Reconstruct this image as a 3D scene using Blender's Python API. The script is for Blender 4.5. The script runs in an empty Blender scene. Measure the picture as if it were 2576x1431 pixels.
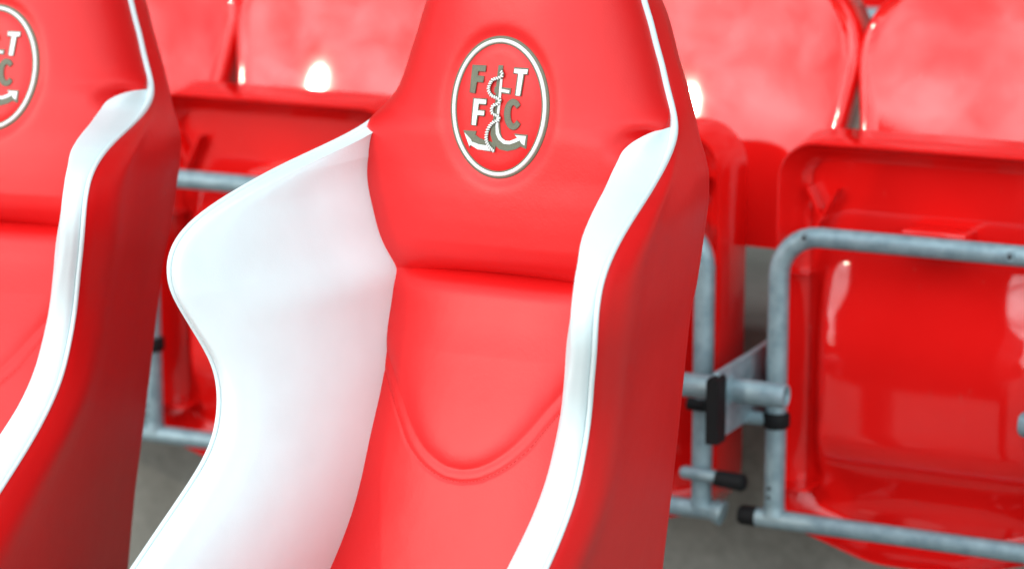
import bpy, bmesh, math, random
import numpy as np
from mathutils import Vector, Matrix

random.seed(4)
np.random.seed(4)
SC = bpy.context.scene
COL = SC.collection
PI = math.pi

# ------------------------------------------------------------------ camera
TH, PH = math.radians(25.8), math.radians(12.5)
fwd = Vector((-math.sin(TH) * math.cos(PH), math.cos(TH) * math.cos(PH), -math.sin(PH)))
right = Vector((math.cos(TH), math.sin(TH), 0))
up = right.cross(fwd)
cd = bpy.data.cameras.new("camera")
cam = bpy.data.objects.new("camera", cd)
COL.objects.link(cam)
m = Matrix((right, up, -fwd)).transposed().to_4x4()
m.translation = Vector((1.21584, -2.48028, 1.43090))
cam.matrix_world = m
cd.sensor_width = 36.0
cd.lens = 36.0 * 7000.0 / 2576.0
cd.clip_start = 0.05
cd.clip_end = 3000
cd.dof.use_dof = True
cd.dof.focus_distance = 2.74
cd.dof.aperture_fstop = 4.2
cd.dof.aperture_blades = 0
SC.camera = cam

# ------------------------------------------------------------------ sky, sun, exposure
SUN_EL = math.radians(21.5)
SUN_AZ = math.atan2(-0.89, -0.39)            # towards the sun, in the ground plane
sun_dir = Vector((math.cos(SUN_AZ) * math.cos(SUN_EL), math.sin(SUN_AZ) * math.cos(SUN_EL), math.sin(SUN_EL)))
W = bpy.data.worlds.new("World")
SC.world = W
W.use_nodes = True
nt = W.node_tree
nt.nodes.clear()
n_out = nt.nodes.new("ShaderNodeOutputWorld")
n_bg = nt.nodes.new("ShaderNodeBackground")
n_sky = nt.nodes.new("ShaderNodeTexSky")
n_sky.sky_type = 'NISHITA'
n_sky.sun_disc = False
n_sky.sun_elevation = SUN_EL
n_sky.sun_rotation = (PI / 2 - SUN_AZ) % (2 * PI)
n_sky.dust_density = 0.6
n_sky.air_density = 1.0
n_bg.inputs["Strength"].default_value = 0.15
# broken white cloud over the blue
n_tc = nt.nodes.new("ShaderNodeTexCoord")
n_map = nt.nodes.new("ShaderNodeMapping")
n_map.inputs["Scale"].default_value = (1.0, 1.0, 2.2)
n_no = nt.nodes.new("ShaderNodeTexNoise")
n_no.inputs["Scale"].default_value = 4.0
n_no.inputs["Detail"].default_value = 7.0
n_no.inputs["Roughness"].default_value = 0.58
n_cr = nt.nodes.new("ShaderNodeValToRGB")
n_cr.color_ramp.elements[0].position = 0.28
n_cr.color_ramp.elements[1].position = 0.55
n_mix = nt.nodes.new("ShaderNodeMixRGB")
n_mix.inputs["Color2"].default_value = (8.6, 9.4, 10.0, 1)
# broad cloud glow added right of the sun, to brighten the white bolsters
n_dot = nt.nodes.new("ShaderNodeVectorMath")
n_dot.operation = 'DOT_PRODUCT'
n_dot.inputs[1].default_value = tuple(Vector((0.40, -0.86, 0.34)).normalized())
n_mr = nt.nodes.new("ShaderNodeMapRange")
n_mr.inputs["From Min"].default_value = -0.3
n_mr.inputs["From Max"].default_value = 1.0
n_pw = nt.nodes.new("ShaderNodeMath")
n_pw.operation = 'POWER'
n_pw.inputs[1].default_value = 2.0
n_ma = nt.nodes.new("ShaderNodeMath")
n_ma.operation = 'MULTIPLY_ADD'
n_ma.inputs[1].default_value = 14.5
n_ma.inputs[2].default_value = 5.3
n_no2 = nt.nodes.new("ShaderNodeTexNoise")
n_no2.inputs["Scale"].default_value = 9.0
n_no2.inputs["Detail"].default_value = 8.0
n_no2.inputs["Roughness"].default_value = 0.6
n_no2.inputs["Distortion"].default_value = 0.4
nt.links.new(n_map.outputs["Vector"], n_no2.inputs["Vector"])
n_mr2 = nt.nodes.new("ShaderNodeMapRange")
n_mr2.inputs["From Min"].default_value = 0.33
n_mr2.inputs["From Max"].default_value = 0.67
n_mr2.inputs["To Min"].default_value = 0.45
n_mr2.inputs["To Max"].default_value = 1.75
nt.links.new(n_no2.outputs["Fac"], n_mr2.inputs["Value"])
n_mm = nt.nodes.new("ShaderNodeMath")
n_mm.operation = 'MULTIPLY'
n_dot2 = nt.nodes.new("ShaderNodeVectorMath")
n_dot2.operation = 'DOT_PRODUCT'
n_dot2.inputs[1].default_value = tuple(sun_dir)
nt.links.new(n_tc.outputs["Generated"], n_dot2.inputs[0])
n_mx = nt.nodes.new("ShaderNodeMath")
n_mx.operation = 'MAXIMUM'
n_mx.inputs[1].default_value = 0.0
nt.links.new(n_dot2.outputs["Value"], n_mx.inputs[0])
n_pw2 = nt.nodes.new("ShaderNodeMath")
n_pw2.operation = 'POWER'
n_pw2.inputs[1].default_value = 9.0
nt.links.new(n_mx.outputs["Value"], n_pw2.inputs[0])
n_gl = nt.nodes.new("ShaderNodeMath")
n_gl.operation = 'MULTIPLY_ADD'
n_gl.inputs[1].default_value = 13.0
nt.links.new(n_pw2.outputs["Value"], n_gl.inputs[0])
n_cc = nt.nodes.new("ShaderNodeVectorMath")
n_cc.operation = 'SCALE'
n_cc.inputs[0].default_value = (0.88, 1.0, 1.03)
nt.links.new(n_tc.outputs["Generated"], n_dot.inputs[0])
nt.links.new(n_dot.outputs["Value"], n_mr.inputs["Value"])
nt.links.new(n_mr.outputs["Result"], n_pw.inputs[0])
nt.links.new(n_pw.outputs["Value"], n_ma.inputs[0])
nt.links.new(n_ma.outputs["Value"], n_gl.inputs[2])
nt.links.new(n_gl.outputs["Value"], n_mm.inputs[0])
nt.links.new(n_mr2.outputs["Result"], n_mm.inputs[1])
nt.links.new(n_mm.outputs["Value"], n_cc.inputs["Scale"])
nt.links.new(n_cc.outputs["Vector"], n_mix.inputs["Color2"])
nt.links.new(n_tc.outputs["Generated"], n_map.inputs["Vector"])
nt.links.new(n_map.outputs["Vector"], n_no.inputs["Vector"])
nt.links.new(n_no.outputs["Fac"], n_cr.inputs["Fac"])
nt.links.new(n_cr.outputs["Color"], n_mix.inputs["Fac"])
nt.links.new(n_sky.outputs["Color"], n_mix.inputs["Color1"])
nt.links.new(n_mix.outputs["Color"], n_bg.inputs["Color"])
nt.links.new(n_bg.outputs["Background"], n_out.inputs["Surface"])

sl = bpy.data.lights.new("sun", 'SUN')
sl.energy = 0.5
sl.angle = math.radians(1.5)
sl.color = (1.0, 0.88, 0.70)
so = bpy.data.objects.new("sun", sl)
COL.objects.link(so)
so.rotation_euler = sun_dir.to_track_quat('Z', 'Y').to_euler()
so.location = sun_dir * 20

SC.view_settings.view_transform = 'Standard'
SC.view_settings.look = 'None'
SC.view_settings.gamma = 1.0
SC.view_settings.exposure = 0.0
SC.view_settings.use_curve_mapping = False


# ------------------------------------------------------------------ materials
def new_mat(name):
    mt = bpy.data.materials.new(name)
    mt.use_nodes = True
    return mt, mt.node_tree, mt.node_tree.nodes["Principled BSDF"]


def noise(t, scale, detail=4, rough=0.55, coord="Object"):
    tc = t.nodes.new("ShaderNodeTexCoord")
    n = t.nodes.new("ShaderNodeTexNoise")
    n.inputs["Scale"].default_value = scale
    n.inputs["Detail"].default_value = detail
    n.inputs["Roughness"].default_value = rough
    t.links.new(tc.outputs[coord], n.inputs["Vector"])
    return n


def ramp(t, src, p0, c0, p1, c1):
    r = t.nodes.new("ShaderNodeValToRGB")
    r.color_ramp.elements[0].position = p0
    r.color_ramp.elements[0].color = (*c0, 1)
    r.color_ramp.elements[1].position = p1
    r.color_ramp.elements[1].color = (*c1, 1)
    t.links.new(src, r.inputs["Fac"])
    return r


def bump(t, b, src, strength, dist):
    bn = t.nodes.new("ShaderNodeBump")
    bn.inputs["Strength"].default_value = strength
    bn.inputs["Distance"].default_value = dist
    t.links.new(src, bn.inputs["Height"])
    t.links.new(bn.outputs["Normal"], b.inputs["Normal"])
    return bn


def leather(name, col, rough, ior=1.5):
    mt, t, b = new_mat(name)
    n = noise(t, 9, 3)
    c2 = tuple(c * 0.93 for c in col)
    r = ramp(t, n.outputs["Fac"], 0.3, c2, 0.7, col)
    t.links.new(r.outputs["Color"], b.inputs["Base Color"])
    b.inputs["Roughness"].default_value = rough
    b.inputs["IOR"].default_value = ior
    # fine hide grain plus soft stretch of the cover
    v = t.nodes.new("ShaderNodeTexVoronoi")
    v.inputs["Scale"].default_value = 430
    tc = t.nodes.new("ShaderNodeTexCoord")
    t.links.new(tc.outputs["Object"], v.inputs["Vector"])
    n2 = noise(t, 22, 3)
    ad = t.nodes.new("ShaderNodeMath")
    ad.operation = 'MULTIPLY_ADD'
    ad.inputs[1].default_value = 0.10
    t.links.new(v.outputs["Distance"], ad.inputs[0])
    t.links.new(n2.outputs["Fac"], ad.inputs[2])
    bump(t, b, ad.outputs[0], 0.32, 0.002)
    return mt


RED_LEATHER = leather("red_leather", (0.75, 0.006, 0.007), 0.43, 1.50)
WHITE_LEATHER = leather("white_leather", (0.755, 0.85, 0.87), 0.45, 1.5)


def plastic_red():
    mt, t, b = new_mat("red_plastic")
    n = noise(t, 6, 5)
    r = ramp(t, n.outputs["Fac"], 0.25, (0.74, 0.007, 0.006), 0.75, (0.82, 0.010, 0.009))
    tc = t.nodes.new("ShaderNodeTexCoord")
    mp = t.nodes.new("ShaderNodeMapping")
    mp.inputs["Scale"].default_value = (1.0, 1.0, 0.22)
    mp.inputs["Rotation"].default_value = (0.2, 0.5, 0.3)
    sn = t.nodes.new("ShaderNodeTexNoise")
    sn.inputs["Scale"].default_value = 95
    sn.inputs["Detail"].default_value = 7
    sn.inputs["Roughness"].default_value = 0.72
    t.links.new(tc.outputs["Object"], mp.inputs["Vector"])
    t.links.new(mp.outputs["Vector"], sn.inputs["Vector"])
    sr = ramp(t, sn.outputs["Fac"], 0.64, (0, 0, 0), 0.80, (0.55,) * 3)
    mxs = t.nodes.new("ShaderNodeMixRGB")
    mxs.inputs["Color2"].default_value = (0.62, 0.20, 0.17, 1)
    t.links.new(sr.outputs["Color"], mxs.inputs["Fac"])
    t.links.new(r.outputs["Color"], mxs.inputs["Color1"])
    t.links.new(mxs.outputs["Color"], b.inputs["Base Color"])
    rr = ramp(t, noise(t, 14, 6, 0.65).outputs["Fac"], 0.3, (0.032,) * 3, 0.75, (0.058,) * 3)
    t.links.new(rr.outputs["Color"], b.inputs["Roughness"])
    b.inputs["IOR"].default_value = 1.55
    bump(t, b, noise(t, 7, 2).outputs["Fac"], 0.05, 0.004)
    return mt


RED_PLASTIC = plastic_red()


def galvanised():
    mt, t, b = new_mat("galvanised_steel")
    v = t.nodes.new("ShaderNodeTexVoronoi")
    v.inputs["Scale"].default_value = 70
    tc = t.nodes.new("ShaderNodeTexCoord")
    t.links.new(tc.outputs["Object"], v.inputs["Vector"])
    n = noise(t, 35, 6, 0.7)
    mx = t.nodes.new("ShaderNodeMath")
    mx.operation = 'MULTIPLY_ADD'
    mx.inputs[1].default_value = 0.35
    t.links.new(v.outputs["Distance"], mx.inputs[0])
    t.links.new(n.outputs["Fac"], mx.inputs[2])
    r = ramp(t, mx.outputs[0], 0.4, (0.18, 0.262, 0.30), 0.95, (0.32, 0.42, 0.465))
    t.links.new(r.outputs["Color"], b.inputs["Base Color"])
    b.inputs["Metallic"].default_value = 0.35
    b.inputs["Roughness"].default_value = 0.48
    bump(t, b, n.outputs["Fac"], 0.15, 0.001)
    return mt


GALV = galvanised()


def simple(name, col, rough=0.5, metal=0.0, vary=0.12, scale=40):
    mt, t, b = new_mat(name)
    n = noise(t, scale, 4)
    r = ramp(t, n.outputs["Fac"], 0.3, tuple(c * (1 - vary) for c in col), 0.7, tuple(min(1, c * (1 + vary)) for c in col))
    t.links.new(r.outputs["Color"], b.inputs["Base Color"])
    b.inputs["Roughness"].default_value = rough
    b.inputs["Metallic"].default_value = metal
    return mt


BLACK = simple("black_rubber", (0.006, 0.006, 0.007), 0.7)
BLACK.node_tree.nodes["Principled BSDF"].inputs["Specular IOR Level"].default_value = 0.25
DARK_HOLE = simple("dark_bolt", (0.03, 0.035, 0.04), 0.5)
BASE_BLACK = simple("black_steel", (0.02, 0.02, 0.022), 0.4)
OLIVE = simple("olive_thread", (0.15, 0.145, 0.10), 0.6, 0, 0.15, 900)
BADGE_WHITE = simple("white_thread", (0.80, 0.80, 0.78), 0.55, 0, 0.06, 900)
STITCH = simple("red_thread", (0.55, 0.006, 0.008), 0.6)


def concrete(name, c0, c1):
    mt, t, b = new_mat(name)
    n1 = noise(t, 3.0, 8, 0.65)
    n2 = noise(t, 60, 4, 0.7)
    mx = t.nodes.new("ShaderNodeMath")
    mx.operation = 'MULTIPLY_ADD'
    mx.inputs[1].default_value = 0.35
    t.links.new(n2.outputs["Fac"], mx.inputs[0])
    t.links.new(n1.outputs["Fac"], mx.inputs[2])
    r = ramp(t, mx.outputs[0], 0.45, c0, 0.9, c1)
    t.links.new(r.outputs["Color"], b.inputs["Base Color"])
    b.inputs["Roughness"].default_value = 0.85
    bump(t, b, n2.outputs["Fac"], 0.4, 0.004)
    return mt


CONCRETE = concrete("terrace_concrete", (0.11, 0.104, 0.088), (0.30, 0.287, 0.255))
CONCRETE2 = concrete("apron_concrete", (0.14, 0.134, 0.116), (0.36, 0.347, 0.315))
TURF = simple("pitch_turf", (0.045, 0.10, 0.022), 0.8, 0, 0.3, 3)


# ------------------------------------------------------------------ helpers
def obj(name, verts, faces, mat, parent=None, smooth=True, mats=None):
    me = bpy.data.meshes.new(name)
    me.from_pydata([tuple(map(float, v)) for v in verts], [], [tuple(map(int, f)) for f in faces])
    me.materials.append(mat)
    me.validate()
    bm = bmesh.new()
    bm.from_mesh(me)
    bmesh.ops.recalc_face_normals(bm, faces=bm.faces)
    bm.to_mesh(me)
    bm.free()
    if smooth:
        me.polygons.foreach_set("use_smooth", [True] * len(me.polygons))
    o = bpy.data.objects.new(name, me)
    COL.objects.link(o)
    if parent:
        o.parent = parent
    return o


def sharp(o, deg=40):
    me = o.data
    bm = bmesh.new()
    bm.from_mesh(me)
    for e in bm.edges:
        if len(e.link_faces) == 2 and e.calc_face_angle(0) > math.radians(deg):
            e.smooth = False
    bm.to_mesh(me)
    bm.free()
    return o


def thing(name, label, cat, loc=(0, 0, 0), group=None):
    o = bpy.data.objects.new(name, None)
    COL.objects.link(o)
    o.location = loc
    o.empty_display_size = 0.1
    o["label"] = label
    o["category"] = cat
    if group:
        o["group"] = group
    return o


def copy_tree(o, parent=None):
    c = o.copy()
    COL.objects.link(c)
    if parent:
        c.parent = parent
    for ch in list(o.children):
        copy_tree(ch, c)
    return c


def grid_faces(nr, nc, off=0, close=False):
    f = []
    for i in range(nr - 1):
        for j in range(nc if close else nc - 1):
            k = (j + 1) % nc
            f.append((off + i * nc + j, off + i * nc + k, off + (i + 1) * nc + k, off + (i + 1) * nc + j))
    return f


def pchip(xs, ys):
    x = np.array(xs, float)
    y = np.array(ys, float)
    if x[0] > x[-1]:
        x, y = x[::-1], y[::-1]
    h = np.diff(x)
    d = np.diff(y) / h
    n = len(x)
    mm = np.zeros(n)
    for i in range(1, n - 1):
        if d[i - 1] * d[i] > 0:
            w1, w2 = 2 * h[i] + h[i - 1], h[i] + 2 * h[i - 1]
            mm[i] = (w1 + w2) / (w1 / d[i - 1] + w2 / d[i])
    mm[0], mm[-1] = d[0], d[-1]

    def f(q):
        q = np.asarray(q, float)
        qq = np.clip(q, x[0], x[-1])
        i = np.clip(np.searchsorted(x, qq, side='right') - 1, 0, n - 2)
        t = (qq - x[i]) / h[i]
        return ((2 * t**3 - 3 * t**2 + 1) * y[i] + (t**3 - 2 * t**2 + t) * h[i] * mm[i]
                + (-2 * t**3 + 3 * t**2) * y[i + 1] + (t**3 - t**2) * h[i] * mm[i + 1])
    return f


def smoothed(fn, lo, hi, sig=0.008, n=600):
    zs = np.linspace(lo, hi, n)
    v = fn(zs)
    dz = zs[1] - zs[0]
    r = int(3 * sig / dz)
    k = np.exp(-0.5 * (np.arange(-r, r + 1) * dz / sig) ** 2)
    k /= k.sum()
    pad = np.concatenate([2 * v[0] - v[r:0:-1], v, 2 * v[-1] - v[-2:-r - 2:-1]])
    vv = np.convolve(pad, k, 'valid')
    return lambda q: np.interp(q, zs, vv)


def catmull(pts, n):
    P = np.array(pts, float)
    P = np.vstack([2 * P[0] - P[1], P, 2 * P[-1] - P[-2]])
    segs = len(P) - 3
    out = []
    for s in np.linspace(0, segs, n):
        i = min(int(s), segs - 1)
        t = s - i
        p0, p1, p2, p3 = P[i:i + 4]
        out.append(0.5 * ((2 * p1) + (-p0 + p2) * t + (2 * p0 - 5 * p1 + 4 * p2 - p3) * t**2 + (-p0 + 3 * p1 - 3 * p2 + p3) * t**3))
    return np.array(out)


def tube_mesh(path, rad, seg=10, closed=False, caps=True):
    """tube round a 3-D path; rad is a number or one radius per point"""
    P = [Vector(p) for p in path]
    n = len(P)
    R = [rad] * n if isinstance(rad, (int, float)) else list(rad)
    verts, faces = [], []
    tg = []
    for i in range(n):
        a = P[(i - 1) % n] if (closed or i > 0) else P[i]
        b = P[(i + 1) % n] if (closed or i < n - 1) else P[i]
        tg.append((b - a).normalized())
    ref = Vector((0, 0, 1)) if abs(tg[0].z) < 0.9 else Vector((1, 0, 0))
    nrm = (ref - tg[0] * ref.dot(tg[0])).normalized()
    for i in range(n):
        nrm = (nrm - tg[i] * nrm.dot(tg[i])).normalized()
        bi = tg[i].cross(nrm)
        for j in range(seg):
            a = 2 * PI * j / seg
            verts.append(P[i] + (nrm * math.cos(a) + bi * math.sin(a)) * R[i])
    faces = grid_faces(n, seg, 0, True)
    if closed:
        faces += [((n - 1) * seg + j, (n - 1) * seg + (j + 1) % seg, (j + 1) % seg, j) for j in range(seg)]
    elif caps:
        faces += [tuple(range(seg - 1, -1, -1)), tuple((n - 1) * seg + j for j in range(seg))]
    return verts, faces


class Bag:
    """collects shapes that make up one part"""
    def __init__(self):
        self.v, self.f = [], []

    def add(self, v, f):
        o = len(self.v)
        self.v += [tuple(p) for p in v]
        self.f += [tuple(i + o for i in q) for q in f]
        return self

    def tube(self, path, rad, seg=10, closed=False, caps=True):
        return self.add(*tube_mesh(path, rad, seg, closed, caps))

    def box(self, c, s, bev=0.0):
        bm = bmesh.new()
        bmesh.ops.create_cube(bm, size=1)
        for v in bm.verts:
            v.co = Vector((v.co.x * s[0] + c[0], v.co.y * s[1] + c[1], v.co.z * s[2] + c[2]))
        if bev:
            bmesh.ops.bevel(bm, geom=bm.edges[:], offset=bev, segments=3, profile=0.5, affect='EDGES')
        bm.verts.index_update()
        self.add([v.co[:] for v in bm.verts], [[v.index for v in f.verts] for f in bm.faces])
        bm.free()
        return self

    def prism(self, poly, axis, a, b):
        """polygon in the two other axes, pushed from a to b along axis"""
        n = len(poly)
        idx = [i for i in range(3) if i != axis]
        vs = []
        for w in (a, b):
            for p in poly:
                q = [0, 0, 0]
                q[idx[0]], q[idx[1]], q[axis] = p[0], p[1], w
                vs.append(q)
        fs = [tuple(range(n)), tuple(range(2 * n - 1, n - 1, -1))]
        fs += [(i, (i + 1) % n, n + (i + 1) % n, n + i) for i in range(n)]
        return self.add(vs, fs)

    def build(self, name, mat, parent=None, smooth=True, sharp_deg=40):
        o = obj(name, self.v, self.f, mat, parent, smooth)
        if smooth and sharp_deg:
            sharp(o, sharp_deg)
        return o


def structure(o):
    o["kind"] = "structure"
    return o


# ------------------------------------------------------------------ the setting
RISE, TREAD, RISER_Y = 0.535, 0.85, 1.06
b = Bag().box((-1, -1.97, -0.1), (60, 6.05, 0.2))
structure(b.build("ground", CONCRETE2, smooth=False))
g = obj("pitch", [(-200, -260, -0.03), (200, -260, -0.03), (200, -4.99, -0.03), (-200, -4.99, -0.03)], [(0, 1, 2, 3)], TURF, smooth=False)
structure(g)
# stepped terrace the rows of plastic seats stand on
b = Bag()
for k in range(10):
    y0 = RISER_Y + TREAD * k
    b.box((-1, (y0 + RISER_Y + TREAD * 10.6) / 2, RISE * k + RISE / 2 - (0.1 if k == 0 else 0)),
          (60, RISER_Y + TREAD * 10.6 - y0, RISE + (0.2 if k == 0 else 0)), 0.008)
structure(b.build("terrace", CONCRETE, smooth=False))

# unseen stand wall and roofing, added to block sky light from behind
b = Bag().box((-1, 10.2, 3.2), (60, .25, 6.6))
structure(b.build("shade_wall", CONCRETE, smooth=False))
b = Bag()
b.prism([(1.3, 4.35), (10.6, 6.6), (10.6, 6.8), (1.3, 4.55)], 0, -31, 29)
structure(b.build("shade_roof", simple("shade_sheet", (0.16, 0.17, 0.18), 0.6), smooth=False))

# ------------------------------------------------------------------ padded racing-style dugout seat
zt = [1.207, 1.203, 1.195, 1.18, 1.16, 1.14, 1.12, 1.10, 1.08, 1.06, 1.04, 1.02, 1.00, .98, .96, .94, .92, .90, .88, .86, .84, .82, .80,
      .78, .76, .74, .72, .70, .68, .66, .64, .62, .60, .58, .56, .54, .52, .50, .46, .42]
at = [.004, .030, .056, .080, .095, .104, .110, .116, .123, .129, .136, .142, .150, .161, .173, .198, .213, .223, .226, .226, .224, .218, .212,
      .206, .201, .198, .196, .195, .195, .197, .199, .200, .200, .200, .201, .201, .200, .199, .197, .195]
yt = [.100, .100, .100, .099, .099, .099, .099, .099, .099, .098, .097, .095, .091, .076, .034, -.080, -.176, -.235, -.256, -.260, -.257, -.246, -.237,
      -.226, -.218, -.216, -.220, -.227, -.241, -.268, -.300, -.336, -.372, -.41, -.445, -.48, -.51, -.53, -.545, -.55]
_pa, _py = pchip(zt, at), pchip(zt, yt)
_pa1, _py1 = smoothed(_pa, .42, 1.207, .006), smoothed(_py, .42, 1.207, .007)
_pa2, _py2 = smoothed(_pa, .42, 1.207, .016), smoothed(_py, .42, 1.207, .013)


def _soft(f1, f2):
    def f(z):
        k = np.clip((np.asarray(z, float) - .88) / .06, 0, 1)
        return f2(z) * (1 - k) + f1(z) * k
    return f


pipe_a, pipe_y = _soft(_pa1, _pa2), _soft(_py1, _py2)
nose_f = pchip([.42, .80, .88, .90, .92, .94, .95, .96, .97, .981], [.008, .008, .008, .009, .012, .019, .026, .034, .044, .050])
nose_t = pchip([.981, .970, .96, .95, .94, .92, .90, .88, .86, .84, .82, .80, .78, .74, .70, .66, .62, .58, .42],
               [.032, .040, .046, .049, .048, .041, .030, .026, .025, .024, .023, .024, .026, .028, .031, .035, .040, .040, .040])
edge_w = pchip([.42, .48, .527, .555, .598, .639, .676, .717, .747, .779, .800, .812, .820, .836, .854, .882, .906, .925, .941, .965, .985],
               [.160, .155, .146, .139, .132, .129, .128, .127, .129, .131, .131, .128, .125, .139, .149, .158, .167, .172, .1665, .155, .150])
edge_wl = pchip([.8195, .836, .854, .882, .906, .925, .941, .955, .965, .985, 1.01],
                 [.123, .139, .149, .158, .167, .172, .174, .1745, .1735, .1655, .158])
edge_y = pchip([.42, .5, .55, .6, .65, .7, .75, .79, .83, .88, .92, .965, .985],
               [-.16, -.125, -.095, -.07, -.05, -.025, -.005, .010, .015, .020, .030, .046, .076])
rear_a = pchip([1.207, 1.195, 1.18, 1.16, 1.14, 1.12, 1.101, 1.083, 1.044, 1.016, .987, .961, .943, .924, .903, .877, .816, .785, .724, .667, .573, .516, .42],
               [.004, .050, .075, .092, .102, .110, .118, .127, .141, .152, .162, .170, .177, .182, .183, .181, .175, .170, .166, .163, .157, .153, .150])
rear_y = lambda z: .10 + .1 * (z - .8)
wing_w = smoothed(edge_w, .42, .985, .014)
wing_ye = smoothed(edge_y, .42, .985, .012)
head_yc = pchip([.8195, .824, .828, .834, .842, .85, .86, .875, .90, .93, 1.0, 1.07, 1.10, 1.14, 1.17, 1.19, 1.20, 1.207],
                [.022, .012, .006, .000, -.005, -.0075, -.009, -.009, -.008, -.005, .000, .011, .016, .026, .040, .055, .068, .090])
lum_yc = pchip([.42, .5, .55, .6, .638, .7, .75, .78, .795, .805, .812, .817, .822],
               [-.17, -.135, -.113, -.093, -.078, -.052, -.030, -.0180, -.0135, -.0095, -.003, .006, .020])
vee_z = pchip([0, .015, .03, .045, .062, .08, .1, .13, .2], [.637, .639, .645, .6545, .671, .695, .721, .756, .82])


def g_roll(u, p, q):
    u = np.clip(np.abs(u), 0, 1)
    return 1 - (1 - u**p) ** (1 / q)


def vz(x):
    return float(vee_z(abs(x + .003))) + .075 * x + .0045


BC = Vector((0, 0, 0.9992))     # badge centre (x, z)
BA, BB = 0.0541, 0.0703         # half axes of the oval badge


def ring_dist(x, z):
    r = np.sqrt((x / BA) ** 2 + ((z - BC.z) / BB) ** 2) + 1e-9
    return (r - 1) * np.sqrt(x**2 + (z - BC.z) ** 2) / r


def head_edge(z, side=1):
    """half width and depth of the head cushion's edge; the cover is stuffed fuller on one side"""
    w0 = float(edge_wl(z))
    if z < .972:
        return w0, float(edge_y(z))
    t = min(1, (z - .972) / .03)
    t = t * t * (3 - 2 * t)
    a = float(pipe_a(z)) + (.0008 if side > 0 else .0035)
    y = float(pipe_y(z)) - .0035
    return (1 - t) * w0 + t * a, (1 - t) * float(edge_y(z)) + t * y


def head_trim(z):
    """where the cover is cut back under the bolster's tip"""
    return .016 * math.exp(-((z - .974) / .011) ** 2)


def head_surface(x, z):
    w, ye = head_edge(z, x)
    yc = float(head_yc(z))
    d = ye - yc
    u = x / max(w, 1e-4)
    k = min(1, max(0, (z - .93) / .07))
    gg = (1 - k) * g_roll(u, 2.6, 1.3) + k * g_roll(u, 2.7, 1.75)
    y = yc + d * gg
    if x > .11:
        # dented in under the bolster's tip
        q = min(1, (x - .11) / .035)
        y += .026 * q * q * (3 - 2 * q) * math.exp(-((z - .971) / .011) ** 2)
    rd = ring_dist(x, z)
    y += .0042 * np.exp(-(rd / .0085) ** 2)
    if rd < 0:
        y += .0012 * (1 - math.exp(rd / .01))
    return y


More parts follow.
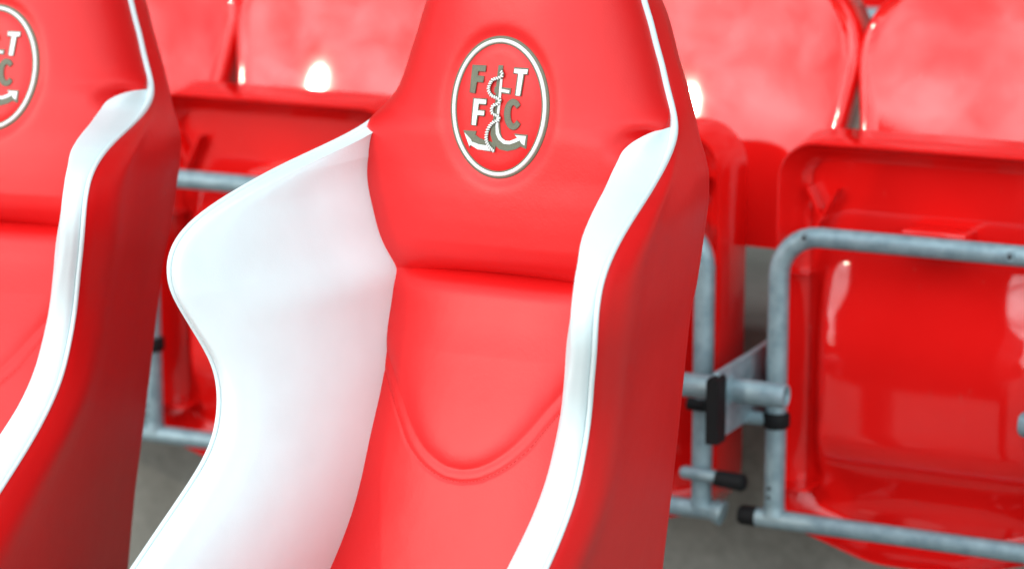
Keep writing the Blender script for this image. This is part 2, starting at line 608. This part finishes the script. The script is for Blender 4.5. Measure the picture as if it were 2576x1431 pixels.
def make_dugout_seat():
    root = thing("dugout_seat", "x", "seat", (0, 0, 0), "padded red and white seats in the front row")

    # head cushion
    zs = np.concatenate([np.linspace(.8195, .87, 34)[:-1], np.linspace(.87, 1.12, 110)[:-1], np.linspace(1.12, 1.207, 36)])
    us = np.sin(np.linspace(-PI / 2, PI / 2, 121))
    V = []
    for z in zs:
        wr, wl = head_edge(z, 1)[0] - head_trim(z), head_edge(z, -1)[0]
        row = []
        for u in us:
            x = u * (wr if u > 0 else wl)
            dz = .005 * (1 - u * u) * math.exp(-(z - .8195) / .03)
            row.append((x, head_surface(x, z), z + dz))
        # the cover turns back to the piping
        kb = min(1, max(0, (z - .950) / .02))
        for end, sg in ((0, -1), (-1, 1)):
            e = row[end]
            q = (sg * (float(pipe_a(z)) - .001), float(pipe_y(z)) + .004, z) if kb > 0 else e
            wrap = tuple(e[i] * (1 - kb) + q[i] * kb + (0, .006 * (1 - kb), 0)[i] for i in range(3))
            row = [wrap] + row if sg < 0 else row + [wrap]
        V += row
    sharp(obj("head_cushion", V, grid_faces(len(zs), len(us) + 2), RED_LEATHER, root), 50)

    # lumbar cushion with its raised vee panel
    zs = np.concatenate([np.linspace(.42, .56, 20)[:-1], np.linspace(.56, .79, 190)[:-1], np.linspace(.79, .822, 26)])
    us = np.sin(np.linspace(-PI / 2, PI / 2, 171) * .93) / math.sin(PI / 2 * .93)

    def lum_surface(x, z):
        w, ye, yc = float(edge_w(min(z, .8205))), float(edge_y(z)), float(lum_yc(z))
        y = yc + (ye - yc) * g_roll(x / w, 3.0, 1.25)
        zv = vz(x)
        sl_ = (vz(x + .002) - vz(x - .002)) / .004
        d = (z - zv) / math.sqrt(1 + sl_ * sl_)
        fade = min(1, max(0, (.80 - z) / .05))
        if d > 0:
            y -= (.0030 - .0056 * math.exp(-(d / .0095) ** 1.2)) * fade
        else:
            y += .0024 * math.exp(d / .10) * fade
            y -= .0004 * math.exp(-((d + .0052) / .0032) ** 2)
            y += .0011 * math.exp(-((d + .0112) / .0016) ** 2)
        return y, d

    V = []
    for z in zs:
        w = float(edge_w(min(z, .8205)))
        for u in us:
            x = u * w
            dz = .005 * (1 - u * u) * math.exp(-(.822 - z) / .03)
            V.append((x, lum_surface(x, z)[0], z + dz))
    obj("lumbar_cushion", V, grid_faces(len(zs), len(us)), RED_LEATHER, root)
    # stitches in the groove under the vee
    bg = Bag()
    xs = np.linspace(-.118, .118, 64)
    pts = []
    for x in xs:
        z = vz(x) - .0112 * math.sqrt(1 + ((vz(x + .002) - vz(x - .002)) / .004) ** 2)
        pts.append(Vector((x, lum_surface(x, z)[0] - .0002, z)))
    for i in range(0, len(pts) - 1):
        a, c = pts[i], pts[i + 1]
        n = max(1, int((c - a).length / .0034))
        for k in range(n):
            p, q = a.lerp(c, (k + .15) / n), a.lerp(c, (k + .75) / n)
            bg.tube([p, q], .00042, 5)
    st = bg.build("stitching", STITCH, root, sharp_deg=0)
    st["kind"] = "stuff"

    # white side bolsters, red outer panels
    zs = np.concatenate([np.linspace(.42, .58, 30)[:-1], np.linspace(.58, .93, 110)[:-1], np.linspace(.93, .9809, 52)])
    zsp = np.concatenate([zs[:-1], np.linspace(.9809, 1.207, 70)])
    for sgn in (1, -1):
        V = []
        NC = 44
        for z in zs:
            w, ye = float(wing_w(z)), float(wing_ye(z))
            tuck = min(1, max(0, (.965 - z) / .03))
            a, yp, t = float(pipe_a(z)), float(pipe_y(z)), float(nose_t(z))
            nf = float(nose_f(z))
            if sgn < 0:
                up_ = min(1, max(0, (z - .84) / .07))
                t *= .85 - .35 * up_
                nf = nf * (1 - up_) + .004 * up_
            k = min(1, max(0, (ye - yp) / .11))
            k = k * k * (3 - 2 * k)
            E, P = np.array((w - .009 * tuck, ye + .003 + .008 * tuck)), np.array((a, yp))
            ap = np.array((a - .80 * t, yp - nf))
            ct = .55 * (E + ap) / 2 + .45 * np.array((min(E[0], ap[0]), ap[1]))
            bz = [E * (1 - q) ** 2 + ct * 2 * q * (1 - q) + ap * q * q for q in (0, .25, .5, .72, .88, 1)]
            full = bz + [np.array((a - .40 * t, yp - nf * .95)), np.array((a - .0042, yp - .0040)), np.array((a - .0012, yp + .0035))]
            fl = [E + (P - E) * s for s in (0, .2, .4, .55, .65, .75, .85, .97, 1)]
            k = 1.0
            q_ = min(1, max(0, (.981 - z) / .020))
            q_ = math.sqrt(q_ * (2 - q_))
            full = [P + (f1 - P) * q_ for f1 in full]
            pts = [f0 * (1 - k) + f1 * k for f0, f1 in zip(fl, full)]
            for q in catmull(pts, NC):
                V.append((sgn * q[0], q[1], z))
        obj("side_bolster", V, grid_faces(len(zs), NC), WHITE_LEATHER, root)

        V = []
        NC = 34
        for z in zsp:
            a, yp, ar, yr = float(pipe_a(z)), float(pipe_y(z)), float(rear_a(z)), float(rear_y(z))
            L = max(.01, yr - yp)
            k = min(1, L / .3)
            P, R_ = np.array((a, yp)), np.array((ar, yr))
            bul = .012 * k
            pts = [P, np.array((a + .006 * k + .001, yp + .05 * L)), np.array((a + bul, yp + .16 * L)),
                   np.array((a * .66 + ar * .34 + bul, yp + .36 * L)), np.array((a * .28 + ar * .72 + bul * .7, yp + .72 * L)), R_]
            for q in catmull(pts, NC):
                V.append((sgn * q[0], q[1], z))
        obj("side_panel", V, grid_faces(len(zsp), NC), RED_LEATHER, root)

    V = []
    ang = np.linspace(-PI / 2, PI / 2, 31)
    for z in zsp:
        ar, yr = float(rear_a(z)), float(rear_y(z))
        for t in ang:
            V.append((ar * math.sin(t), yr + min(.06, ar * .5) * math.cos(t) ** .8 if abs(t) < PI / 2 - 1e-6 else yr, z))
    obj("back_shell", V, grid_faces(len(zsp), len(ang)), RED_LEATHER, root)

    # white piping all round the edge
    zz = np.concatenate([np.linspace(.42, 1.16, 190)[:-1], np.linspace(1.16, 1.2068, 26)])
    side = [(float(pipe_a(z)) + .0006, float(pipe_y(z)) - .0006, z) for z in zz]
    rad = [(.0024 + (.0045 - .0024) * min(1, max(0, (z - .945) / .03))) for z in zz]
    path = side + [(-x, y, z) for x, y, z in reversed(side)]
    bg = Bag().tube(path, rad + rad[::-1], 12)
    bg.build("piping", WHITE_LEATHER, root, sharp_deg=0)

    # seat cushion, base and feet
    bg = Bag().box((0, -.335, .445), (.305, .46, .07), .028)
    bg.build("seat_cushion", RED_LEATHER, root)
    bg = Bag().box((0, -.22, .402), (.37, .62, .034), .012)
    bg.build("seat_base", BASE_BLACK, root)
    for sx in (-.13, .13):
        bg = Bag().box((sx, -.2, .195), (.04, .06, .38), .004).box((sx, -.2, .008), (.10, .36, .016), .003)
        bg.build("mounting_leg", BASE_BLACK, root)

    make_badge(root)
    return root


def surf_pt(x, z, lift):
    return Vector((x, head_surface(x, z) - lift, z))


def crop_xz(cx, cy):
    return (-.07076 + cx * 1.243e-4 + cy * 5.24e-6, 1.07678 + cx * 6.76e-6 - cy * 1.1241e-4)


def make_badge(root):
    def ellipse(ax, az, n=96):
        return [(ax * math.cos(2 * PI * i / n), BC.z + az * math.sin(2 * PI * i / n)) for i in range(n)]

    def ring(name, mat, inset, r, lift, parent):
        p = [surf_pt(x, z, lift) for x, z in ellipse(BA - inset, BB - inset)]
        v, f = tube_mesh(p, r, 10, True)
        return obj(name, v, f, mat, parent)

    badge = ring("badge", BADGE_WHITE, .0036, .0020, .0014, root)
    ring("rim", OLIVE, .0009, .0019, .0002, badge)
    ring("rim", OLIVE, .0061, .0008, .0004, badge)

    def patch(poly, lift, thick=.0016):
        """draped polygon with side walls"""
        bm = bmesh.new()
        vs = [bm.verts.new((x, z, 0)) for x, z in poly]
        bm.faces.new(vs)
        bmesh.ops.triangulate(bm, faces=bm.faces[:])
        bm.verts.index_update()
        tris = [[v.index for v in f.verts] for f in bm.faces]
        n = len(poly)
        bm.free()
        top = [surf_pt(x, z, lift) for x, z in poly]
        bot = [surf_pt(x, z, lift - thick) for x, z in poly]
        fs = tris + [(i, (i + 1) % n, n + (i + 1) % n, n + i) for i in range(n)]
        return top + bot, fs

    def letter(poly_c, mat, edge):
        poly = [crop_xz(*p) for p in poly_c]
        bg = Bag().add(*patch(poly, .0018))
        o = bg.build("letter", mat, badge, smooth=False)
        # satin border; joined into the same letter with its own material
        e = Bag()
        pts = [surf_pt(x, z, .0012) for x, z in poly]
        e.tube(pts, .0009, 6, True)
        eo = e.build("letter_edge", edge, None, sharp_deg=0)
        o.data.materials.append(edge)
        bm = bmesh.new()
        bm.from_mesh(o.data)
        nf = len(bm.faces)
        bm.from_mesh(eo.data)
        bm.faces.ensure_lookup_table()
        for i, f in enumerate(bm.faces):
            if i >= nf:
                f.material_index = 1
                f.smooth = True
        bm.to_mesh(o.data)
        bm.free()
        em = eo.data
        bpy.data.objects.remove(eo)
        bpy.data.meshes.remove(em)
        return o

    letter([(315, 345), (435, 352), (430, 397), (365, 393), (358, 440), (417, 445), (411, 492), (352, 489), (339, 590), (297, 585)], OLIVE, OLIVE)
    letter([(688, 368), (806, 376), (803, 424), (773, 421), (748, 612), (702, 608), (723, 417), (684, 413)], BADGE_WHITE, OLIVE)
    letter([(330, 636), (448, 645), (443, 690), (379, 686), (371, 741), (430, 745), (425, 790), (366, 786), (352, 878), (308, 873)], BADGE_WHITE, OLIVE)
    C_ = []
    for i in range(17):
        t = math.radians(-35 - (290 * i / 16))
        C_.append((684 + 74 * math.cos(t) + 4, 775 - 132 * math.sin(-t) * -1))
    inner = []
    for i in range(17):
        t = math.radians(-35 - (290 * i / 16))
        inner.append((686 + 31 * math.cos(t) + 4, 775 + 84 * math.sin(t)))
    C_ = [(684 + 76 * math.cos(math.radians(40 + 280 * i / 16)), 775 + 132 * math.sin(math.radians(40 + 280 * i / 16))) for i in range(17)]
    inner = [(688 + 34 * math.cos(math.radians(40 + 280 * i / 16)), 775 + 88 * math.sin(math.radians(40 + 280 * i / 16))) for i in range(17)]
    letter(C_ + inner[::-1], OLIVE, OLIVE)

    # anchor: shank, crossbar, curved arms and arrow flukes
    def strip(pts, w):
        L, R_ = [], []
        for i, p in enumerate(pts):
            a = np.array(pts[max(0, i - 1)], float)
            c = np.array(pts[min(len(pts) - 1, i + 1)], float)
            t = (c - a) / (np.linalg.norm(c - a) + 1e-9)
            nn = np.array((-t[1], t[0]))
            ww = w[i] if isinstance(w, (list, tuple)) else w
            L.append(tuple(np.array(p) + nn * ww))
            R_.append(tuple(np.array(p) - nn * ww))
        return L + R_[::-1]

    def part2(name, olive_polys, white_polys):
        o_, w_ = Bag(), Bag()
        for p in olive_polys:
            o_.add(*patch([crop_xz(*q) for q in p], .0013))
        for p in white_polys:
            w_.add(*patch([crop_xz(*q) for q in p], .0022))
        o = o_.build(name, OLIVE, badge, smooth=False)
        wo = w_.build(name + "_top", BADGE_WHITE, None, smooth=False)
        o.data.materials.append(BADGE_WHITE)
        bm = bmesh.new()
        bm.from_mesh(o.data)
        nf = len(bm.faces)
        bm.from_mesh(wo.data)
        for i, f in enumerate(bm.faces):
            if i >= nf:
                f.material_index = 1
        bm.to_mesh(o.data)
        bm.free()
        wm = wo.data
        bpy.data.objects.remove(wo)
        bpy.data.meshes.remove(wm)
        return o

    shank = [(566, 345), (560, 450), (552, 560), (546, 680), (534, 800), (524, 890), (524, 950), (540, 1005), (580, 1045), (630, 1058), (690, 1048), (745, 1020)]
    wl = [(577, 465), (570, 560), (562, 680), (548, 800), (541, 880), (545, 945), (566, 990), (605, 1022), (650, 1026), (700, 1008), (742, 985)]
    part2("anchor",
          [strip(shank, [20, 24, 24, 22, 24, 40, 46, 48, 48, 44, 38, 32]),
           strip([(515, 558), (660, 572)], 26), [(690, 945), (808, 955), (792, 1080), (752, 1060), (735, 1010)],
           strip([(300, 985), (360, 1035), (440, 1058), (520, 1075)], [44, 48, 46, 40]), [(232, 925), (352, 928), (335, 985), (300, 1000), (288, 1085)]],
          [strip(wl, [8, 9, 9, 9, 11, 14, 15, 15, 15, 15, 15]), strip([(572, 562), (574, 562), (650, 576)], 12),
           [(702, 958), (796, 966), (782, 1048), (758, 1030), (738, 995)],
           strip([(312, 1040), (370, 1068), (480, 1080)], [16, 22, 22]), [(246, 945), (300, 1000), (318, 1040), (288, 1062)]])

    # rope wound about the shank
    rp = [(572, 380), (590, 430), (560, 452), (508, 468), (480, 510), (470, 560), (496, 606), (545, 630), (574, 650), (556, 680), (514, 696), (500, 735), (512, 772),
          (556, 790), (562, 822), (512, 846), (474, 890), (452, 950), (450, 1010), (474, 1062), (512, 1098)]
    cur = catmull(rp, 220)
    bg = Bag().tube([surf_pt(*crop_xz(*p), .0022) for p in cur[::3]], .0017, 6)
    core = bg.build("rope", OLIVE, badge, sharp_deg=0)
    beads = Bag()
    acc, last = 0, cur[0]
    for i in range(1, len(cur)):
        acc += np.linalg.norm(cur[i] - cur[i - 1])
        if acc > 19:
            acc = 0
            t = cur[min(i + 1, len(cur) - 1)] - cur[i - 1]
            t = t / (np.linalg.norm(t) + 1e-9)
            nn = np.array((-t[1], t[0])) + t * .5
            a, c = cur[i] - nn * 13, cur[i] + nn * 13
            beads.tube([surf_pt(*crop_xz(*q), .0036) for q in (a, cur[i], c)], [.0007, .0010, .0007], 6)
    bo = beads.build("strand", BADGE_WHITE, None, sharp_deg=0)
    core.data.materials.append(BADGE_WHITE)
    bm = bmesh.new()
    bm.from_mesh(core.data)
    nf = len(bm.faces)
    bm.from_mesh(bo.data)
    for i, f in enumerate(bm.faces):
        if i >= nf:
            f.material_index = 1
    bm.to_mesh(core.data)
    bm.free()
    bmsh = bo.data
    bpy.data.objects.remove(bo)
    bpy.data.meshes.remove(bmsh)


seat0 = make_dugout_seat()
seat0["label"] = "padded red and white seat in sharp focus with its whole oval badge showing"
seat1 = copy_tree(seat0)
YAW, REC = math.radians(11.3), math.radians(-8.4)     # turned to the pitch and reclined a little further
rot = Matrix.Rotation(YAW, 4, 'Z') @ Matrix.Rotation(REC, 4, 'X')
piv = Vector((0, 0, .45))
seat1.rotation_euler = (REC, 0, YAW)
seat1.location = piv + Vector((-.641, -.0255, 0)) - rot.to_3x3() @ piv
for ch in seat1.children:
    if ch.name.startswith("mounting_leg"):                # the feet stay flat on the ground
        want = Matrix.Translation(piv + Vector((-.641, -.0255, 0))) @ Matrix.Rotation(YAW, 4, 'Z') @ Matrix.Translation(-piv)
        have = Matrix.Translation(seat1.location) @ rot
        ch.matrix_local = have.inverted() @ want
seat1["label"] = "padded red and white seat cut off at left with half its badge showing"


# ------------------------------------------------------------------ plastic tip-up stadium seat
def smooth01(t):
    t = np.clip(t, 0, 1)
    return t * t * (3 - 2 * t)


def round_poly(corners, n_arc=9, n_edge=7):
    """corners: (x, z, radius), counter-clockwise; straight runs are subdivided"""
    out = []
    n = len(corners)
    arcs = []
    for i in range(n):
        p = np.array(corners[i][:2])
        a = np.array(corners[i - 1][:2]) - p
        c = np.array(corners[(i + 1) % n][:2]) - p
        a /= np.linalg.norm(a)
        c /= np.linalg.norm(c)
        r = corners[i][2]
        half = math.acos(np.clip(a @ c, -1, 1)) / 2
        d = r / math.tan(half)
        o = p + (a + c) / np.linalg.norm(a + c) * (r / math.sin(half))
        s, e = p + a * d - o, p + c * d - o
        t0 = math.atan2(s[1], s[0])
        t1 = math.atan2(e[1], e[0])
        while t1 < t0:
            t1 += 2 * PI
        if t1 - t0 > PI:
            t1 -= 2 * PI
        arcs.append([(o[0] + r * math.cos(t), o[1] + r * math.sin(t)) for t in np.linspace(t0, t1, n_arc)])
    for i in range(n):
        out += arcs[i]
        a, c = np.array(arcs[i][-1]), np.array(arcs[(i + 1) % n][0])
        for k in range(1, n_edge):
            out.append(tuple(a + (c - a) * k / n_edge))
    return np.array(out)


FY = 0.70     # plane of the tube frames


def make_pan(parent):
    per = round_poly([(-.194, .375, .06), (-.06, .332, .16), (.06, .332, .16), (.194, .375, .06), (.194, .862, .05), (-.194, .862, .05)], 9, 7)
    ctr = np.array((0, .60))
    n = len(per)
    nx = np.roll(per, -1, 0) - np.roll(per, 1, 0)
    nrm = np.stack([nx[:, 1], -nx[:, 0]], 1)
    nrm /= np.linalg.norm(nrm, axis=1)[:, None]
    V, F_ = [], []

    def lean(z):
        return .0

    def ring(off, y, yf=None):
        for i in range(n):
            q = per[i] - nrm[i] * off
            V.append((q[0], (y if yf is None else yf(q[0], q[1])), q[1]))

    LIP, REAR = .716, .804
    ring(-.004, REAR - .004)
    ring(-.007, REAR - .012)
    ring(.000, LIP + .012)
    ring(.0008, LIP + .002)
    ring(.0019, LIP)
    ring(.0034, LIP + .0010)
    ring(.0046, LIP + .005)
    ring(.0095, LIP + .022)
    ring(.019, LIP + .042)
    base = .766

    def floor(x, z):
        bx = smooth01((.158 - abs(x)) / .028)
        bz = smooth01((z - .385) / .11) * smooth01((.760 - z) / .17)
        return base - .043 * bx * bz - .004 * smooth01((.19 - abs(x)) / .1)

    ring(.030, base - .003)
    rows = 10
    F_ = grid_faces(rows, n, 0, True)
    inner0 = np.array([per[i] - nrm[i] * .0285 for i in range(n)])
    z0, z1 = inner0[:, 1].min(), inner0[:, 1].max()
    zr = z0 + (z1 - z0) * (0.5 - 0.5 * np.cos(np.linspace(0.03, PI - 0.03, 70)))
    o = len(V)
    us = np.linspace(-1, 1, 71)
    for z in zr:
        hits = []
        for i in range(n):
            p, q = inner0[i], inner0[(i + 1) % n]
            if (p[1] - z) * (q[1] - z) <= 0 and p[1] != q[1]:
                hits.append(p[0] + (q[0] - p[0]) * (z - p[1]) / (q[1] - p[1]))
        w = max(abs(h) for h in hits)
        for u in us:
            V.append((u * w, floor(u * w, z), z))
    F_ += grid_faces(len(zr), len(us), o)
    # seat face behind
    o = len(V)
    for off, y in ((.004, REAR), (.05, REAR - .010)):
        ring(off, y)
    F_ += [(i, (i + 1) % n, o + (i + 1) % n, o + i) for i in range(n)]
    F_ += grid_faces(2, n, o, True)
    F_.append(tuple(o + n + i for i in range(n)))
    pan = obj("seat_pan", V, F_, RED_PLASTIC, parent)
    sharp(pan, 75)
    # moulded ribs in the hollow rim
    for sx in (-1, 1):
        for (x0, z0, x1, z1) in ((.163, .800, .143, .760), (.125, .800, .158, .735)):
            a, c = np.array((sx * x0, z0)), np.array((sx * x1, z1))
            t = (c - a) / np.linalg.norm(c - a)
            nn = np.array((-t[1], t[0])) * .0016
            Bag().prism([tuple(a + nn), tuple(c + nn), tuple(c - nn), tuple(a - nn)], 1, .742, .768).build("rib", RED_PLASTIC, pan, smooth=False)
        Bag().box((sx * .172, .752, .69), (.030, .034, .004), .001).build("rib", RED_PLASTIC, pan, smooth=False)
        Bag().box((sx * .166, .744, .415), (.042, .05, .004), .001).build("rib", RED_PLASTIC, pan, smooth=False)
    Bag().box((.008, .742, .752), (.082, .05, .022), .004).build("hinge_block", RED_PLASTIC, pan)
    return pan


def arc_path(p0, p1, p2, r, n=8):
    p0, p1, p2 = Vector(p0), Vector(p1), Vector(p2)
    a = (p0 - p1).normalized()
    c = (p2 - p1).normalized()
    s, e = p1 + a * r, p1 + c * r
    o = p1 + (a + c) * r
    out = []
    for i in range(n + 1):
        t = i / n * PI / 2
        out.append(o + (s - o) * math.cos(t) + (e - o) * math.sin(t))
    return out


def make_frame(parent):
    x, z0, z1 = .182, .392, .747
    path = [Vector((-x, FY, z0)), Vector((-x, FY, .5)), Vector((-x, FY, .6))]
    path += arc_path((-x, FY, z0), (-x, FY, z1), (x, FY, z1), .052)
    path += [Vector((-.05, FY, z1)), Vector((.05, FY, z1))]
    path += arc_path((-x, FY, z1), (x, FY, z1), (x, FY, z0), .052)
    path += [Vector((x, FY, .6)), Vector((x, FY, .5)), Vector((x, FY, z0))]
    fr = Bag().tube(path, .0132, 16).build("tube_frame", GALV, parent, sharp_deg=60)
    for sx in (-.145, .113):
        bg = Bag()
        c = Vector((sx, FY - .0118, z1 + .001))
        v, f = tube_mesh([c, c + Vector((0, -.003, 0))], .0062, 12)
        bg.add(v, f)
        ring = bg.build("washer", GALV, fr)
        Bag().tube([c + Vector((0, -.0025, 0)), c + Vector((0, -.0045, 0))], .0027, 10).build("screw", DARK_HOLE, fr)
    for zz in (.423, .411):
        c = Vector((-x - .003, FY - .0115, zz))
        Bag().tube([c, c + Vector((0, -.0022, 0))], .0026, 8).build("screw", DARK_HOLE, fr)
    # bottom rail with a black end cap on one end, open on the other
    rail = Bag()
    rail.tube([(-.206, FY, .38), (.196, FY, .38)], .0122, 16)
    rail.tube([(.196, FY, .38), (.203, FY, .38), (.212, FY, .378)], [.0125, .0155, .0165], 16)
    rl = rail.build("bottom_rail", GALV, parent, sharp_deg=60)
    Bag().tube([(-.229, FY, .38), (-.225, FY, .38), (-.205, FY, .38)], [.010, .0128, .0128], 14).build("end_cap", BLACK, rl)
    for sx in (-x, x):
        Bag().tube([(sx, FY, .385), (sx, FY, .397)], [.0155, .0135], 16).build("weld", GALV, rl)
    # stop pin with rubber tip, pivot collar and pegs
    pin = Bag().tube([(.160, FY - .016, .431), (.164, FY - .016, .431), (.208, FY - .016, .430)], [.006, .0085, .0085], 12).build("stop_pin", GALV, parent)
    Bag().tube([(.206, FY - .014, .428), (.242, FY - .010, .425), (.246, FY - .010, .425)], [.0105, .0115, .008], 12).build("rubber_tip", BLACK, pin)
    Bag().tube([(-x, FY, .500), (-x, FY, .503), (-x, FY, .517), (-x, FY, .520)], [.0150, .0175, .0175, .0150], 16).build("pivot_collar", BLACK, parent)
    Bag().tube([(-.222, FY - .004, .510), (-.190, FY - .004, .510)], .009, 12).build("pivot_peg", GALV, parent)
    Bag().tube([(.166, FY - .01, .520), (.190, FY - .01, .520)], .0085, 12).build("pivot_bush", BLACK, parent)
    return fr


def make_back(parent):
    """rounded plastic shell with side flanges turned back, leaning"""
    zb, ztop = .700, 1.055
    W0, W1 = .214, .242
    nu, rad = 49, .13
    rows = []
    ox = .079

    def halfw(z):
        w = W0 + (W1 - W0) * smooth01((z - .78) / .24)
        if z > ztop - rad:
            q = (z - (ztop - rad)) / rad
            w -= rad * (1 - math.sqrt(max(0, 1 - q * q)))
        if z < zb + .05:
            q = (zb + .05 - z) / .05
            w -= .03 * (1 - math.sqrt(max(0, 1 - q * q)))
        return w

    zs = np.concatenate([np.linspace(zb, zb + .05, 7)[:-1], np.linspace(zb + .05, ztop - rad, 22)[:-1],
                         ztop - rad + rad * np.sin(np.linspace(0, PI / 2, 14))])
    V = []
    DEP = .062
    for z in zs:
        w = halfw(z)
        y0 = .877 + (z - .895) * .28 - .28 * (z - .895) ** 2
        sec = []
        sec.append((-w + .004, y0 + DEP))
        sec.append((-w, y0 + DEP - .004))
        sec.append((-w, y0 + .018))
        for t in np.linspace(-PI / 2, 0, 5)[1:-1]:
            sec.append((-w + .014 + .014 * math.sin(t), y0 + .014 - .014 * math.cos(t)))
        for u in np.linspace(-1, 1, nu - 8):
            x = u * (w - .016)
            dish = .020 * (1 - (x / .235) ** 2)
            sec.append((x, y0 + dish))
        for t in np.linspace(0, PI / 2, 5)[1:-1]:
            sec.append((w - .014 + .014 * math.sin(t), y0 + .014 - .014 * math.cos(t)))
        sec.append((w, y0 + .018))
        sec.append((w, y0 + DEP - .004))
        sec.append((w - .004, y0 + DEP))
        rows.append(len(sec))
        V += [(x + ox, y, z) for x, y in sec]
    nc = rows[0]
    F_ = grid_faces(len(zs), nc)
    # rear skin
    o = len(V)
    for i in range(len(zs)):
        for j in range(nc):
            x, y, z = V[i * nc + j]
            s = (j / (nc - 1)) * 2 - 1
            yr = V[i * nc][1]
            V.append((ox + (x - ox) * .93, max(y + .006, yr - .004) if abs(s) < .9 else yr - .002, z))
    F_ += [tuple(reversed([a + o for a in f])) for f in grid_faces(len(zs), nc)]
    for i in range(len(zs) - 1):
        F_.append((i * nc, (i + 1) * nc, o + (i + 1) * nc, o + i * nc))
        F_.append((i * nc + nc - 1, (i + 1) * nc + nc - 1, o + (i + 1) * nc + nc - 1, o + i * nc + nc - 1))
    F_ += [(j, j + 1, o + j + 1, o + j) for j in range(nc - 1)]
    t0 = (len(zs) - 1) * nc
    F_ += [(t0 + j, t0 + j + 1, o + t0 + j + 1, o + t0 + j) for j in range(nc - 1)]
    bk = obj("backrest", V, F_, RED_PLASTIC, parent)
    sharp(bk, 60)
    for sx in (-.15, .29):
        Bag().box((sx, .895, .682), (.038, .03, .30), .003).build("back_support", GALV, parent)
        Bag().box((sx, .895, .8365), (.040, .032, .008), .002).build("support_cap", BLACK, parent)
    return bk


def make_stadium_seat():
    root = thing("stadium_seat", "x", "seat", (0, 0, 0), "red plastic tip-up seats behind")
    make_pan(root)
    make_frame(root)
    make_back(root)
    # arms back to the riser
    for sx in (-.15, .29):
        Bag().box((sx, .98, .56), (.03, .16, .04), .003).build("wall_arm", GALV, root)
    return root


PITCH, X0 = .463, .2285
plastic0 = make_stadium_seat()
row_labels = ["red plastic tip-up seat with a grey tube frame across its fully visible raised pan",
              "red plastic tip-up seat mostly hidden behind the central padded seat, its right half showing",
              "red plastic tip-up seat showing between the two padded seats, its pan folded up",
              "red plastic tip-up seat of which only a backrest strip shows beside the left padded seat"]
for k in range(4):
    o = plastic0 if k == 0 else copy_tree(plastic0)
    o.location = (X0 - PITCH * k, 0, 0)
    o["label"] = row_labels[k]
hi_labels = ["red plastic tip-up seat one step higher, glimpsed through the gap at top right"]
for k, lb in ((1, hi_labels[0]),):
    o = copy_tree(plastic0)
    o.location = (X0 - PITCH * k, TREAD, RISE)
    o["label"] = lb
    o["group"] = "red plastic tip-up seats one step higher"


# ------------------------------------------------------------------ bracket between two plastic seats
def make_bracket():
    root = thing("seat_bracket", "x", "bracket", (0, 0, 0), "steel brackets between the plastic seats")
    Bag().prism([(.582, .512), (.588, .508), (.70, .508), (RISER_Y - .012, .47), (RISER_Y - .012, .60), (.70, .592), (.588, .592), (.582, .588)], 0, -.004, .004).build("plate", GALV, root, smooth=False)
    Bag().box((0, RISER_Y - .006, .52), (.08, .010, .02), .001).box((0, RISER_Y - .006, .49), (.08, .010, .08), .001).build("wall_plate", GALV, root, smooth=False)
    # black cap on the leading edge, rounded on top
    poly = [(-.0078, .505), (.0078, .505), (.0078, .582)] + [(.0078 * math.cos(t), .582 + .0078 * math.sin(t)) for t in np.linspace(0.15, PI - .15, 9)] + [(-.0078, .582)]
    Bag().prism(poly, 1, .572, .600).build("edge_cap", BLACK, root)
    # stub of the pivot tube, open at its right end
    y, z, r, ri = .63, .561, .0140, .0098
    r, ri = .0152, .0118
    prof = [(-.096, 0.0), (-.096, r - .003), (-.092, r), (.073, r), (.075, r - .0008), (.075, ri + .0004), (.074, ri), (.030, ri), (.030, 0.0)]
    V = []
    for px_, pr in prof:
        for j in range(24):
            V.append((px_, y + pr * math.cos(2 * PI * j / 24), z + pr * math.sin(2 * PI * j / 24)))
    Bag().add(V, grid_faces(len(prof), 24, 0, True)).build("pivot_tube", GALV, root, sharp_deg=50)
    Bag().tube([(.004, y, z), (.007, y, z)], .0185, 20).build("flange", GALV, root)
    return root


br0 = make_bracket()
br_labels = ["grey bracket plate with black edge and open tube end right of the central padded seat",
             "grey bracket whose tube end pokes in at the right picture edge"]
for k in range(2):
    o = br0 if k == 0 else copy_tree(br0)
    o.location = (.010 + PITCH * k, 0, 0)
    o["label"] = br_labels[k]
